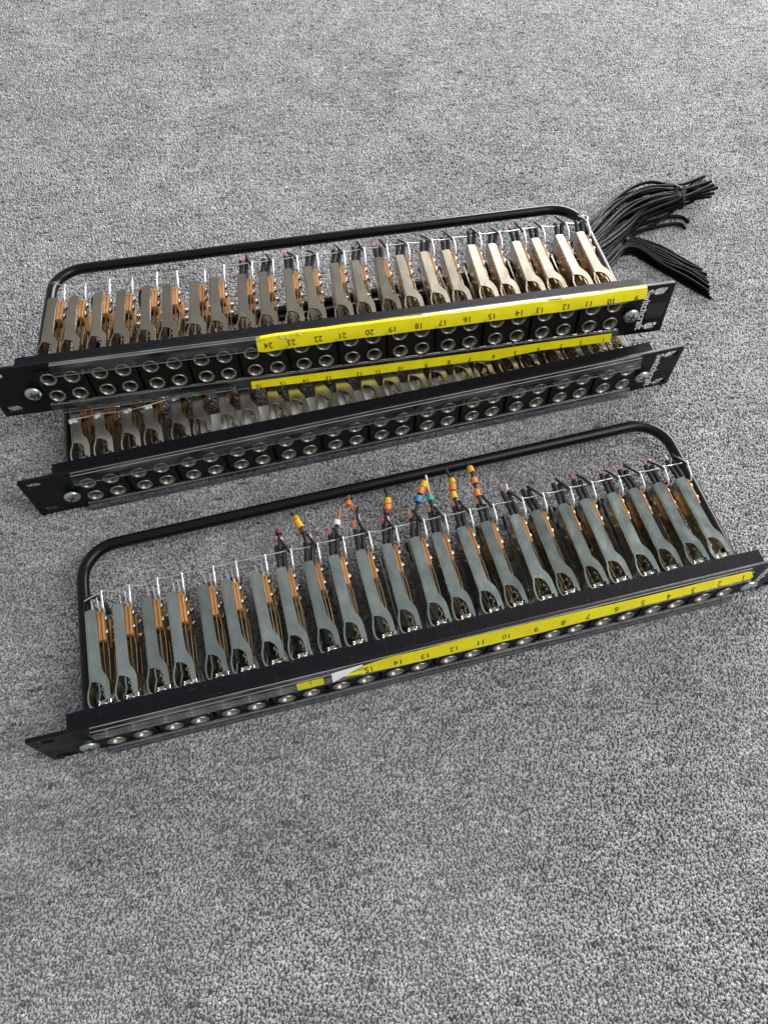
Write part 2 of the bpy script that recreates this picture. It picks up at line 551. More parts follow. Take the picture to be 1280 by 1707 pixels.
def module_mesh():
    mb = MB()
    for dx in (-PAIR / 2, PAIR / 2):
        for z in (ZT, ZB):
            mb.lathe([(5.55, -1.4), (5.55, -2.0), (6.1, -2.15), (6.7, -1.95), (6.9, -1.4)], 22, (dx, 0, z), close=True)
    rings = mb.mesh('module', 'black_module', smooth=40)
    sq = [(-15.6, 8.2), (15.6, 8.2), (16.1, 8.7), (16.1, 38.1), (15.6, 38.6), (-15.6, 38.6), (-16.1, 38.1), (-16.1, 8.7)]
    holes = [arc(dx, z, 5.6, 360, 0, 24)[:-1] for dx in (-PAIR / 2, PAIR / 2) for z in (ZT, ZB)]
    pl = curve_mesh('module', 'black_module', [sq] + holes, .75, .1)
    bm = bmesh.new(); bm.from_mesh(pl)
    for v in bm.verts:
        v.co.y -= .65 * MM
    bm.from_mesh(rings)
    me = bpy.data.meshes.new('module'); bm.to_mesh(me); bm.free()
    me.materials.append(MATS['black_module'])
    return me


ME['module'] = module_mesh()
mb = MB().lathe([(5.5, -1.3), (5.5, -2.3), (5.25, -2.6), (4.75, -2.65), (4.45, -2.45), (4.1, -1.6), (3.5, .6), (3.05, 2.6), (2.8, 5.2)], 28)
mb.f = [q for q in mb.f if len(q) < 10] + [tuple(range(8 * 28, 9 * 28))]
ME['sleeve'] = mb.mesh('sleeve', 'sleeve_nickel', smooth=50)
ME['bore_plug'] = MB().lathe([(2.7, 4.6), (2.7, 8.0)], 16).mesh('bore_plug', 'hole_shade')  # dark plug closing the sleeve, hole shade put into its colour


def pan_screw():
    mb = MB().lathe([(3.0, -1.1), (3.0, -3.2), (5.6, -3.2), (5.75, -3.7), (5.5, -4.6), (4.3, -5.5), (2.6, -5.95), (0.3, -6.05)], 26)
    return mb.mesh('panel_screw', 'zinc_screw', smooth=45)


ME['panel_screw'] = pan_screw()
mb = MB()
mb.box(-3.0, 3.0, -6.16, -5.2, -.55, .55)
mb.box(-.55, .55, -6.18, -5.2, -3.0, 3.0)
ME['cross_shade'] = mb.mesh('cross_shade', 'recess_shade')  # slightly raised dark cross, the recess shade is in its colour


# --- one jack, origin on its axis
def frame_mesh(m, flip):
    mb = MB()
    pl = [(-5.7, 76.3), (-5.7, 28.9), (-4.6, 29.0), (-3.2, 28.8), (-1.8, 28.2), (-.5, 27.2), (.5, 26.0), (1.2, 24.4), (1.65, 22.4), (1.8, 20), (1.9, 16.4),
          (5.3, 16.4), (5.3, 24), (5.05, 27), (4.4, 29.8), (3.4, 32), (2.3, 33.8), (1.5, 35.6), (1.1, 38), (.8, 46), (.5, 60), (.25, 75.3), (-.6, 76.5), (-3, 76.8)]
    c2 = [Vector(q) for q in pl]
    ins = []
    for i, q in enumerate(c2):
        e0 = (q - c2[i - 1]).normalized(); e1 = (c2[(i + 1) % len(c2)] - q).normalized()
        nn = (Vector((-e0.y, e0.x)) + Vector((-e1.y, e1.x))).normalized()
        ins.append(q + nn * .13)
    nP = len(pl)
    mb.add([(a, b_, 5.6) for a, b_ in pl] + [(a, b_, 6.4) for a, b_ in pl] + [(q.x, q.y, 6.6) for q in ins],
           [tuple(range(nP - 1, -1, -1)), tuple(range(2 * nP, 3 * nP))]
           + [(l * nP + i, l * nP + (i + 1) % nP, (l + 1) * nP + (i + 1) % nP, (l + 1) * nP + i) for l in (0, 1) for i in range(nP)])
    # rounded bend and side wall
    o_ = [(-5.7, 6.6), (-6.2, 6.52), (-6.6, 6.25), (-6.85, 5.8), (-6.95, 5.2), (-6.95, -4.6)]
    i_ = [(-6.05, -4.6), (-6.05, 5.2), (-5.9, 5.5), (-5.7, 5.6)]
    mb.prism(o_ + i_, 29.2, 76.0, 'y')
    # curved front leg
    mb.ribbon(smooth_path([(-6.2, 29.3), (-6.5, 27), (-7.5, 23.4), (-7.9, 20), (-7.7, 16.6), (-6.9, 14.2), (-5.6, 13.6)], 3), .95, -4.2, 6.35)
    # nose plate
    mb.box(-6.2, 5.3, 13.0, 14.0, -5.2, 5.4, .2)
    mb.box(3.6, 5.3, 14.0, 16.6, 2.0, 6.5, .2)
    return mb.mesh('jack_frame', m, smooth=32, flip_z=flip)


for tag_, mm_ in (('warm', 'nickel_warm'), ('grey', 'nickel_grey'), ('teal', 'frame_teal')):
    for fl in (False, True):
        ME['frame', tag_, fl] = frame_mesh(mm_, fl)
for fl in (False, True):
    mb = MB()
    for x0, x1 in ((.05, .75), (1.2, 1.95), (2.4, 3.0)):
        mb.box(x0, x1, 55.2 + x0 * .2, 75.6, -5.2, 3.9 - x0 * .1, .1)
    ME['stack', fl] = mb.mesh('insulator', 'phenolic', flip_z=fl)
    mb = MB().box(.77, 1.18, 55.9, 75.2, -5.0, 3.95).box(3.02, 3.55, 56.2, 75.0, -4.8, 3.3)
    ME['stack2', fl] = mb.mesh('insulator', 'phenolic_light', flip_z=fl)
    ME['spring1', fl] = MB().ribbon([(.98, 77.5), (.98, 57), (-.3, 53.5), (-.4, 40), (.6, 31), (.9, 27.5), (-.6, 24.6), (1.0, 22.6), (.2, 20.2)], .5, -3.4, 1.9).mesh('spring', 'spring_brass', flip_z=fl)
    ME['spring2', fl] = MB().ribbon([(2.15, 78.5), (2.15, 56), (2.0, 53.6), (2.0, 40), (2.6, 30), (3.3, 22)], .5, -3.8, 2.1).mesh('spring', 'spring_brass', flip_z=fl)
    ME['spring3', fl] = MB().ribbon([(3.8, 76), (3.8, 57), (4.3, 50), (4.2, 40), (3.9, 31)], .45, -4.6, -.6).mesh('spring', 'spring_brass', flip_z=fl)
ME['stack_screw'] = MB().lathe([(1.95, 3.7), (1.95, 4.6), (1.6, 5.3), (.8, 5.7), (.1, 5.75)], 14, axis='x').mesh('stack_screw', 'nickel_bright', smooth=60)
ME['nut'] = MB().lathe([(2.8, 17.3), (4.5, 17.3), (4.65, 17.1), (4.65, 16.5), (4.2, 16.3), (4.2, 15.9), (4.9, 15.7), (5.0, 15.5), (5.0, 14.9), (4.8, 14.6), (3, 14.5)], 24).mesh('nut', 'nickel_bright', smooth=35)
ME['contact'] = MB().ribbon([(2.3, 30), (1.3, 26.6), (-.5, 24.5), (1.3, 22.6), (.5, 20.4)], .6, 2.2, 4.2).mesh('contact', 'nickel_bright')
ME['lug'] = MB().tube(smooth_path([(4.7, 74, 3.2), (4.95, 76.5, 6.4), (5.0, 80, 7.6), (5.2, 87.2, 8.4)], 3), [.7] * 9 + [.85], 6).mesh('solder_lug', 'tinned_wire', smooth=60)
ME['lug_thin'] = MB().tube([(0, 74, 2), (0, 78, 4.6), (-.3, 84, 5.6)], .38, 5).mesh('solder_lug', 'tinned_wire', smooth=60)


def wire(parent, path, r, m, name, sides=8, n=4):
    return link(name, MB().tube(smooth_path(path, n), r, sides).mesh(name, m, smooth=60), parent)


def marker(parent, c, d, m, length=4.6, r=2.5):
    """printed plastic ring pushed over a wire; c centre, d direction"""
    d = Vector(d).normalized(); c = Vector(c)
    mb = MB().lathe([(1.5, -length / 2), (r - .15, -length / 2), (r, -length / 2 + .25), (r, length / 2 - .25), (r - .15, length / 2), (1.5, length / 2)], 14, axis='z', close=True)
    q = d.to_track_quat('Z', 'Y').to_matrix()
    mb.v = [tuple(q @ Vector(v) + c) for v in mb.v]
    return link('wire_marker', mb.mesh('wire_marker', m, smooth=40), parent)


def sleeves(fr, dx, y1, tips, zr=7.0, spread=1.9, low=False):
    """two shrink sleeves with bare coloured wire ends; coordinates relative to the jack axis"""
    s = -1 if low else 1
    z = zr * s
    jig = random.uniform(-.5, .5)
    wire(fr, [(-3.9, 73.5, 2.6 * s), (-3.7, 78, 4.2 * s), (dx - spread + jig, y1 - 3, z * .92), (dx - spread + jig, y1, z)], 1.7, 'shrink_black', 'heatshrink_sleeve')
    wire(fr, [(-.2, 73.5, 2.6 * s), (-.1, 78, 4.2 * s), (dx + spread + jig, y1 - 4.5, z * .95), (dx + spread + jig, y1 - 1.5, z)], 1.7, 'shrink_black', 'heatshrink_sleeve')
    for c, ddx, ln in tips:
        st = dx + (-spread if ddx < 0 else spread) + jig
        wire(fr, [(st, y1 - 3, z), (st + ddx * .5, y1 + ln * .5, z + .5), (st + ddx, y1 + ln, z + random.uniform(-.5, 1.2))], .72, c, 'wire_end', 6)


def label_strip(bay, xs, top, bot, m='yellow_label', name='label_strip', mid=True):
    """tape bent over the clear holder; top / bot give (y, z) of both long edges at x"""
    V, F = [], []
    n = len(xs)
    rows = 4
    for x in xs:
        (ty, tz), (by, bz) = top(x), bot(x)
        for j in range(rows):
            if mid:   # over the edge, then down the face
                pts = [(ty, tz + .12), (ty - 2.8, tz + .3), (-5.35, tz * .55 + bz * .45), (by - .6, bz)]
                y, z = pts[j]
            else:
                t = j / (rows - 1); y = ty + (by - ty) * t; z = tz + (bz - tz) * t
            V.append((x, y, z))
    for i in range(n - 1):
        for j in range(rows - 1):
            a = i * rows + j
            F.append((a, a + 1, a + rows + 1, a + rows))
    nv = len(V)
    V2 = V + [(x, y + .12, z - .12) for x, y, z in V]
    F2 = F + [tuple(i + nv for i in q[::-1]) for q in F]
    rim = [i * rows for i in range(n)] + [(n - 1) * rows + j for j in range(1, rows)] + [i * rows + rows - 1 for i in range(n - 2, -1, -1)] + [j for j in range(rows - 2, 0, -1)]
    for a, b in zip(rim, rim[1:] + rim[:1]):
        F2.append((a, b, b + nv, a + nv))
    return link(name, MB().add(V2, F2).mesh(name, m, smooth=50), bay)


def number(strip, s, x, y, z, size, lean, rz=0.0, m='label_ink'):
    """printed number, upside down as the panel stands, on a face leaning by 'lean' (radians, top edge back)"""
    o = link('number', text_mesh(s, size, m), strip, (x, y, z))
    o.rotation_euler = (Matrix.Rotation(-lean, 3, 'X') @ Matrix.Rotation(math.pi + rz, 3, 'Y')).to_euler()
    o.scale = (0.92, 1, 1)
    return o


def interp(pts):
    xs = [p[0] for p in pts]; vs = [p[1] for p in pts]
    return lambda x: float(np.interp(x, xs, vs))


def holder(bay, x0, x1, prof, tabs, beads, name='label_holder'):
    """clear extruded label holder with small clips"""
    mb = MB()
    P = [Vector(q) for q in prof]
    a, b = [], []
    for i, q in enumerate(P):
        d = (P[min(i + 1, len(P) - 1)] - P[max(i - 1, 0)]).normalized()
        nrm = Vector((-d.y, d.x)) * .45
        a.append(q + nrm); b.append(q - nrm)
    loop = [tuple(q) for q in a] + [tuple(q) for q in b[::-1]]
    mb.prism(loop, x0, x1, 'x')
    ob = link(name, mb.mesh(name, 'clear_plastic'), bay)
    e = MB()
    for i in beads:
        y, z = prof[i]
        e.tube([(x0 + .1, y - .15, z), (x1 - .1, y - .15, z)], .3, 6)
    link('holder_glint', e.mesh('holder_glint', 'edge_glint', smooth=60), ob)  # beads that paint the bright edge lines of the holder
    c = MB()
    c.lathe([(.2, -1.0), (1.6, -.9), (2.0, 0), (1.6, .9), (.2, 1.0)], 10, axis='x')
    me = c.mesh('clip', 'clear_plastic', smooth=60)
    for x, y, z in tabs:
        if x0 + 3 < x < x1 - 3:
            link('clip', me, ob, (x, y, z))
    return ob


TOP_PROF = [(-.25, 44.35), (-2.9, 44.5), (-3.6, 43.6), (-4.0, 41.5), (-4.9, 36.2)]
BOT_PROF = [(-2.3, 9.6), (-3.3, 9.3), (-3.8, 7.6), (-4.7, 1.4), (-4.2, .4), (-.3, .2)]


def build_bay(pos, yaw, tilt, roll, tag_, skew, top_x, with_bottom=True):
    R = Matrix.Rotation(yaw, 4, 'Z') @ Matrix.Rotation(tilt, 4, 'X') @ Matrix.Rotation(roll, 4, 'Y')
    bay = bpy.data.objects.new('patch_bay', None)
    COL.objects.link(bay)
    bay.matrix_world = Matrix.Translation(Vector(pos) * MM) @ R
    bay.empty_display_size = .05
    panel = link('panel', ME['panel'], bay, (0, 1.25, 0))
    link('rail', ME['rail'], bay)
    # lettering on the right ear
    t = link('lettering', text_mesh('Switchcraft', 8.2, 'white_paint', .12), panel, (223.2, -1.25 - .05, 22.3))
    t.rotation_euler = (0, math.pi / 2, 0)
    wd = max(v.co.x for v in t.data.vertices) - min(v.co.x for v in t.data.vertices)
    t.scale = (36.5 * MM / wd, 1, .98)
    for s in (-1, 1):
        sc = link('panel_screw', ME['panel_screw'], bay, (s * 212.7, 0, 22.0), (0, random.uniform(0, 3), 0))
        link('cross_shade', ME['cross_shade'], sc)
    # front modules with their sleeves
    for mI in range(12):
        x = (mI - 5.5) * PITCH
        mo = link('jack_module', ME['module'], bay, (x, 0, 0))
        for dx in (-PAIR / 2, PAIR / 2):
            for z in (ZT, ZB):
                link('sleeve', ME['sleeve'], mo, (dx, 0, z), (0, random.uniform(0, 6), 0))
                link('bore_plug', ME['bore_plug'], mo, (dx, 0, z))
    # holders
    tabs = [((i - 5.5) * PITCH + 17.3, -4.3, 40.2) for i in range(-1, 12)]
    holder(bay, top_x[0], top_x[1], TOP_PROF, [(x, -4.75, 37.2) for x, _, _ in tabs], (0, 1, 4))
    holder(bay, -206, 206, BOT_PROF, [(x - 11, -3.1, 9.5) for x, _, _ in tabs], (1, 3))
    # tie bar
    rc = 24.0
    x = ROD_X
    yl, yr = ROD_Y - skew, ROD_Y + skew
    p = [(-x, 11.4), (-x, 60), (-x, yl - rc)] + arc(-x + rc, yl - rc, rc, 180, 90, 8)[1:]
    p += [(-60, ROD_Y - skew * .3), (60, ROD_Y + skew * .3)]
    p += arc(x - rc, yr - rc, rc, 90, 0, 8) + [(x, 60), (x, 11.4)]
    tb = link('tie_bar', MB().tube([(a, b, ROD_Z) for a, b in p], ROD_R, 20).mesh('tie_bar', 'black_rod', smooth=50), bay)
    # jacks, two rows
    top = []
    for k in range(24):
        fr = link('jack_frame', ME['frame', tag_, False], bay, (jack_x(k), 0, ZT), (random.gauss(0, .005), random.gauss(0, .022), random.gauss(0, .010)))
        top.append(fr)
        link('insulator', ME['stack', False], fr); link('insulator', ME['stack2', False], fr)
        for i in '123':
            link('spring', ME['spring' + i, False], fr)
        for yy in (71.4, 62.0):
            link('stack_screw', ME['stack_screw'], fr, (0, yy, .4))
        link('nut', ME['nut'], fr)
        link('solder_lug', ME['lug'], fr)
        link('contact', ME['contact'], fr)
        lw = link('jack_frame', ME['frame', tag_, True], bay, (jack_x(k), 0, ZB), (0, random.gauss(0, .015), random.gauss(0, .008)))
        link('insulator', ME['stack', True], lw); link('insulator', ME['stack2', True], lw)
        for i in '123':
            link('spring', ME['spring' + i, True], lw)
        for yy in (71.4, 62.0):
            link('stack_screw', ME['stack_screw'], lw, (0, yy, -.4))
        link('nut', ME['nut'], lw)
        if with_bottom:
            sleeves(lw, random.uniform(-3, 0), 85 + random.uniform(0, 5), [], 3.0, low=True)
    return bay, top, tb


def bus_wire(bay, pts, name='bus_wire', r=.4):
    return link(name, MB().tube(smooth_path(pts, 5), r, 6).mesh(name, 'tinned_wire', smooth=60), bay)


def lug_tip(k):
    return (jack_x(k) + 5.2, 86.6, ZT + 8.2)


# ------------------------------------------------------------------ nearest bay
bay3, J3, bar3 = build_bay((0, 0, 0), 0.2384, -0.0392, 0, 'teal', 2.2, (-205, 207))
bay3['label'] = 'black rack patch bay lying alone nearest, grey-green jacks, coloured wire markers behind'
bay3['category'] = 'patch bay'; bay3['group'] = 'rack patch bays on the carpet'
pts = [(-206, 83.5, ZT + 6.5), (-202, 84.5, ZT + 7.4)]
for k in range(24):
    a = lug_tip(k); pts.append(a)
    if k < 23:
        b = lug_tip(k + 1)
        pts.append(((a[0] + b[0]) / 2 + random.uniform(-2, 2), a[1] - random.uniform(.1, .8) - (1.2 if k < 2 else 0), a[2] - random.uniform(-.3, .7)))
bus_wire(bay3, pts)
for k in range(0, 7):
    for dx in (-1.6, 1.8):
        link('solder_lug', ME['lug_thin'], J3[k], (dx + random.uniform(-.4, .4), random.uniform(-1.5, 1), 0))


def rel(k, x, y, z=40.0):
    return (x - jack_x(k), y, z - ZT)


def markers(k, lst):
    """wires of jack k gathered through printed rings; lst of (x, y, material, length)"""
    fr = J3[k]
    pts = [rel(k, jack_x(k) - 1.5, 88)] + [rel(k, x, y) for x, y, m, l in lst]
    for i, (x, y, m, l) in enumerate(lst):
        c = Vector(rel(k, x, y))
        d = Vector(pts[min(i + 2, len(pts) - 1)]) - Vector(pts[i])
        if m:
            marker(fr, c, d, m, l, 2.45 if i % 2 else 2.25)
    wire(fr, pts, 1.15, 'wire_black', 'wire_end', 8)


sleeves(J3[7], -1.0, 92, [('wire_red', -.8, 5), ('wire_white', .3, 5.5)])
markers(7, [(-79.3, 96.5, None, 0), (-79.1, 101, 'marker_maroon', 3.0)])
sleeves(J3[8], -.6, 90, [('wire_orange', -.6, 6), ('wire_white', .3, 5)])
markers(8, [(-61.9, 98.3, 'marker_maroon', 3.4), (-63.9, 105.2, 'marker_yellow', 9.5), (-66.6, 113.5, None, 0)])
c_ = link('print', text_mesh('C', 3.4, 'label_ink', .1), J3[8], rel(8, -64.9, 107.6, 42.52), (-math.pi / 2, 0, .3))
sleeves(J3[9], -.5, 91, [('wire_red', -.4, 5), ('wire_white', .2, 4)])
markers(9, [(-41.6, 94, None, 0), (-40.4, 98, 'marker_white', 3.6)])
wire(J3[9], [rel(9, -41, 96), rel(9, -38.4, 101), rel(9, -35.8, 109)], .8, 'wire_orange', 'wire_end', 6)
sleeves(J3[10], -.6, 91.5, [('wire_orange', -.4, 7), ('wire_white', .9, 16)])
wire(J3[10], [rel(10, -23.8, 91), rel(10, -24.5, 100), rel(10, -22.8, 107.5)], .95, 'wire_black', 'wire_end', 6)
link_m = marker(J3[10], rel(10, -27.7, 114, 36), (.3, 1, .1), 'marker_orange', 3.0, 2.2)
wire(J3[10], [rel(10, -23.6, 100, 39), rel(10, -26, 108, 37.5), rel(10, -27.7, 113, 36), rel(10, -26, 122, 33)], .7, 'wire_orange', 'wire_end', 6)
sleeves(J3[11], -.5, 91, [('wire_red', -.3, 5), ('wire_white', .4, 5)])
markers(11, [(-7.5, 98.8, 'marker_maroon', 3.0), (-5.9, 102, 'marker_orange', 4.2), (-4.6, 106.8, 'marker_yellow', 4.4), (-3.6, 117, None, 0)])
sleeves(J3[12], -.2, 90, [('wire_orange', -.2, 7), ('wire_orange', .3, 5)])
markers(12, [(12.8, 96.8, None, 0), (15.3, 102.5, 'marker_blue', 4.6), (18.6, 108.6, 'marker_orange', 5.0), (21.6, 113, 'marker_yellow', 4.6)])
sleeves(J3[13], -1.2, 92, [('wire_orange', -.3, 6), ('wire_white', .6, 5)])
markers(13, [(24.8, 101.8, 'marker_teal', 4.4)])
wire(J3[13], [rel(13, 24.6, 99), rel(13, 25.8, 106), rel(13, 26.6, 109.5)], .85, 'wire_orange', 'wire_end', 6)
wire(J3[13], [rel(13, 25.2, 99), rel(13, 25.7, 108), rel(13, 26.7, 120)], .8, 'wire_white', 'wire_end', 6)
sleeves(J3[14], -1.6, 92, [('wire_orange', -.2, 6), ('wire_white', .2, 5)])
markers(14, [(42.7, 99.8, 'marker_yellow', 5.0), (43.8, 106, 'marker_orange', 5.2), (45, 110.8, 'marker_yellow', 3.8), (43.4, 122, None, 0)])
sleeves(J3[15], -2.0, 90, [('wire_orange', -.2, 5), ('wire_white', .2, 4)])
markers(15, [(57.8, 97.7, 'marker_orange', 5.2), (59.0, 107.4, 'marker_orange', 4.4), (59.4, 116.9, 'marker_yellow', 4.6), (58, 123, None, 0)])
for k, dxs, y1, tips in ((16, -3.2, 95, [('wire_white', .3, 5), ('wire_red', -.2, 3)]), (17, -4.4, 94, [('wire_white', .2, 2.5)]), (18, -2.6, 93, []),
                         (19, -3.0, 92, [('wire_red', -.8, 3.5)]), (20, -3.4, 92, [('wire_red', -.8, 3.5)]), (21, -5.0, 92, [('wire_red', -1.0, 3.5), ('wire_white', .3, 2)]),
                         (22, -3.9, 91.5, [('wire_red', -.6, 3.5), ('wire_white', .2, 3.5)]), (23, -4.2, 91, [('wire_white', -.2, 4), ('wire_red', -1.4, 3.2)])):
    sleeves(J3[k], dxs, y1, tips)
    # the drain lead bent across to the bus wire
    wire(J3[k], [(4.6, 84.5, 8.6), (2.2, 88, 9.2), (dxs + 3.0, 90.5 + random.uniform(0, 2), 9.2), (dxs + random.uniform(0, 2), 93 + random.uniform(0, 2.5), 9.0)], 1.15, 'wire_black', 'wire_end', 6)
for k in range(7, 16):
    wire(J3[k], [(4.5, 84.5, 8.4), (2.6, 88.5, 9), (.2, 95, 8.8)], .9, 'wire_black', 'wire_end', 6)
wire(bay3, [(-210, 79, 24), (-208, 86, 30), (-203, 88, 33), (-197, 85, 30), (-195, 78, 24)], 1.5, 'shrink_black', 'wire_loop')

t3z = interp([(-57, 43.5), (-45, 45.6), (-28, 49.4), (-9, 48.9), (18, 50.6), (64, 49.8), (130, 47.6), (200, 47.6), (205, 46.6)])
b3z = interp([(-57, 41.5), (-45, 40.0), (-22, 38.9), (20, 38.2), (66, 38.0), (132, 40.2), (204, 41.2), (205, 42)])
b3y = interp([(-57, -5.4), (-22, -6.1), (66, -6.4), (132, -5.9), (205, -5.6)])
ls3 = label_strip(bay3, list(np.linspace(-57, 203, 64)) + [204.3, 205.2], lambda x: (-2.9, t3z(x) + .15 * math.sin(x / 6.3) - (0 if x < 203 else (x - 203) * .7)),
                  lambda x: (b3y(x), b3z(x) + .1 * math.sin(x / 5) + (0 if x < 203 else (x - 203) * .7)), mid=False)
for n_, x in zip(range(1, 16), (199.1, 183, 165.2, 149, 131.7, 114.3, 95.9, 79.8, 62.3, 43.4, 27, 10.4, -7.5, -24.1, -42)):
    f_ = .60
    lean_ = math.atan2(-2.9 - b3y(x), t3z(x) - b3z(x))
    number(ls3, str(n_), x, -2.9 + (b3y(x) + 2.9) * f_ - .10, t3z(x) + (b3z(x) - t3z(x)) * f_ + .03, 6.6, lean_, random.uniform(-.06, .06))
# torn white backing and a scrap of tape at the left end
label_strip(bay3, list(np.linspace(-64.5, -45.5, 8)), lambda x: (-2.9, 45.2 + (x + 64) * .17), lambda x: (-6.6 + (x + 64) * .17, 40.2 + (x + 64) * .43), 'white_tape', 'torn_tape', mid=False)
sc_ = label_strip(bay3, list(np.linspace(-85.6, -69.6, 7)), lambda x: (-4.2, 45.1), lambda x: (-5.6, 37.6), name='label_scrap', mid=False)
number(sc_, '1', -77.3, -4.75, 43.5, 4.2, .2)

# ------------------------------------------------------------------ middle bay
bay2, J2, bar2 = build_bay((-41.998, 169.942, 0), 0.2411, -0.0318, 0, 'grey', 0.0, (-206, 206))
bay2['label'] = 'middle black rack patch bay lying under the propped one, no yellow tape'
bay2['category'] = 'patch bay'; bay2['group'] = 'rack patch bays on the carpet'
bus_wire(bay2, [(-207, 49.5, 38.6), (-201, 48.6, 39.6), (-185.5, 49, 39.5), (-165.2, 47.6, 39.4), (-151.5, 48, 39.6), (-131.8, 50.6, 39.5), (-118, 52, 39.5)])
for k, (x, y) in enumerate(((-203.6, 48.6), (-185.5, 49), (-165.8, 47.7), (-151.3, 48), (-131.8, 50.2), (-116.8, 50.8))):
    mb = MB()
    for j in range(5):
        mb.lathe([(.1, -.5), (random.uniform(1.0, 1.7), -.3), (random.uniform(.8, 1.4), .3), (.1, .62)], 9, (random.uniform(-2.4, 2.4), random.uniform(-1.0, 1.0), 0), axis='z')
    link('solder_blob', mb.mesh('solder_blob', 'glue', smooth=70), J2[k], (x - jack_x(k), y, 38.55 - ZT))

# ------------------------------------------------------------------ propped bay at the back
bay1, J1, bar1 = build_bay((-62.306, 209.544, 39.267), 0.1445, -0.1268, -0.016, 'warm', 1.0, (-193.5, 206))
bay1['label'] = 'rear black rack patch bay propped on the middle one, with two yellow label strips'
bay1['category'] = 'patch bay'; bay1['group'] = 'rack patch bays on the carpet'
pts = [(-211.5, 112, ROD_Z + 4.4), (-205, 104, 31), (-198, 92, 37)]
for k in range(24):
    a = lug_tip(k); pts.append(a)
    if k < 23:
        b = lug_tip(k + 1)
        pts.append(((a[0] + b[0]) / 2 + random.uniform(-2, 2), a[1] - random.uniform(.1, .8) - (3.2 if k == 0 else 0), a[2] - random.uniform(-.3, .7)))
pts += [(208, 96, ZT + 6), (211, 108, 27), (213, 112, 24.2)]
bus_wire(bay1, pts)
coil = [(211.5 + 4.9 * math.cos(a) + a * .15, 108 + a * .9, ROD_Z + 4.9 * math.sin(a)) for a in np.linspace(-2, 15, 60)]
link('wire_coil', MB().tube(coil, .4, 5).mesh('wire_coil', 'tinned_wire', smooth=60), bay1)
for k in range(8, 24):
    tips = []
    if k in (8, 10, 12, 14, 20):
        tips = [('wire_orange', -.5, 3.5 + random.uniform(0, 2)), ('wire_red', .3, 2)]
    elif k in (9, 16, 18):
        tips = [('wire_red', .3, 2.5)]
    sleeves(J1[k], random.uniform(-1.6, .2), 88.5 + random.uniform(-1, 3), tips)
    wire(J1[k], [(4.4, 84, 8.4), (2.8, 88, 9), (random.uniform(-1.5, 1.5), 93 + random.uniform(-1, 3), 8.6)], .9, 'wire_black', 'wire_end', 6)
for k, c in ((2, 'wire_white'), (4, 'wire_red')):
    wire(J1[k - 1], [(9, 64, -3), (9.5, 70, 2), (10.6, 74.5, 5)], 1.2, 'wire_black', 'wire_end', 6)
    wire(J1[k - 1], [(10.6, 74.5, 5), (11.4, 77.5, 6.4)], 1.0, c, 'wire_end', 6, 1)

topz = interp([(-55, 44.0), (-50, 45.2), (0, 45.4), (83, 45.2), (164, 44.7), (180, 45.2), (219, 46.2)])
botz = interp([(-55, 36.2), (-53, 34.6), (1, 36.0), (83, 35.9), (164, 36.4), (219, 38.6)])
ls1 = label_strip(bay1, list(np.linspace(-54.6, 218.6, 70)), lambda x: (-.6 - .25 * max(0, (x - 190)) / 28, topz(x) + .18 * math.sin(x / 5.1) + (.35 * math.sin(x * 1.9) if x < -38 else 0)), lambda x: (-5.3, botz(x) + .12 * math.sin(x / 7)))
for n_, x in zip(range(9, 25), (211.7, 193.6, 177.4, 161.4, 142.6, 128.1, 108.6, 91.3, 74, 57.3, 38.9, 23, 3.9, -12.5, -31.1, -46.8)):
    number(ls1, str(n_), x, -5.66 - (.35 if x > 185 else 0), 40.2, 6.6, .10, random.uniform(-.06, .06))
for x, y, z in ((-37.5, -4.1, 43.2), (-33.4, -4.3, 42.0), (-25.2, -3.8, 43.6)):
    wire(ls1, [(x, y - .3, z), (x + .6, y - .9, z + .9), (x - .6, y - .7, z + 2.4), (x + .4, y - .2, z + 3.2)], .34, 'glue', 'torn_curl', 5, 3)
# white strip painted for the clear holder's bright edge line, right half
label_strip(bay1, list(np.linspace(60, 186, 24)), lambda x: (-.35, 45.9 - abs(x - 130) * .006), lambda x: (-2.3, 45.75 - abs(x - 130) * .006), 'white_tape', 'holder_edge_line', mid=False)
tb1 = interp([(-65, 7.4), (14, 7.2), (103, 7.2), (143, 8.0), (201, 8.2)])
bb1 = interp([(-65, 1.3), (14, -.2), (89, -.5), (104, -.6), (113, -2.6), (120, -1.2), (145, 1.4), (201, 1.0)])
lsb = label_strip(bay1, list(np.linspace(-64.8, 201, 60)), lambda x: (-4.75, tb1(x)), lambda x: (-5.75, bb1(x)), mid=False)
for n_, x, z in zip(range(1, 17), (195.5, 178.3, 163.7, 146.5, 129, 112.8, 95.2, 79.6, 62.6, 43.9, 27, 13.5, -9.1, -25.8, -42.4, -59.9),
                    (3.6, 3.6, 3.2, 2.9, 2.2, 1.6, 2.0, 2.0, 2.0, 2.0, 1.8, 1.8, 1.9, 2.1, 2.4, 2.9)):
    number(lsb, str(n_), x, -5.72 + (z - 2) * .12, z, 5.0, .14, random.uniform(-.05, .05))
mb = MB().box(225.6, 238.8, -.16, -.02, 13.5, 27.5)
link('worn_patch', mb.mesh('worn_patch', 'worn_patch'), bay1)

# ------------------------------------------------------------------ white card slips between the rows of the middle bay
M2 = bay2.matrix_world.copy()
card = bpy.data.objects.new('card_strip', None); COL.objects.link(card)
card.matrix_world = M2
card['label'] = 'white card strip with dark slits lying inside the middle patch bay'
card['category'] = 'card'
x = -118
for w in (20, 18, 17.5, 52, 34, 34, 36):
    link('card_panel', MB().box(x, x + w - .7, 12.4, 39 - (x + 118) * .045, 26.0, 26.4).mesh('card_panel', 'white_card'), card)
    x += w

# ------------------------------------------------------------------ black cable bundles
def ground_pt(x, y, z):
    return Vector((x, y, z))


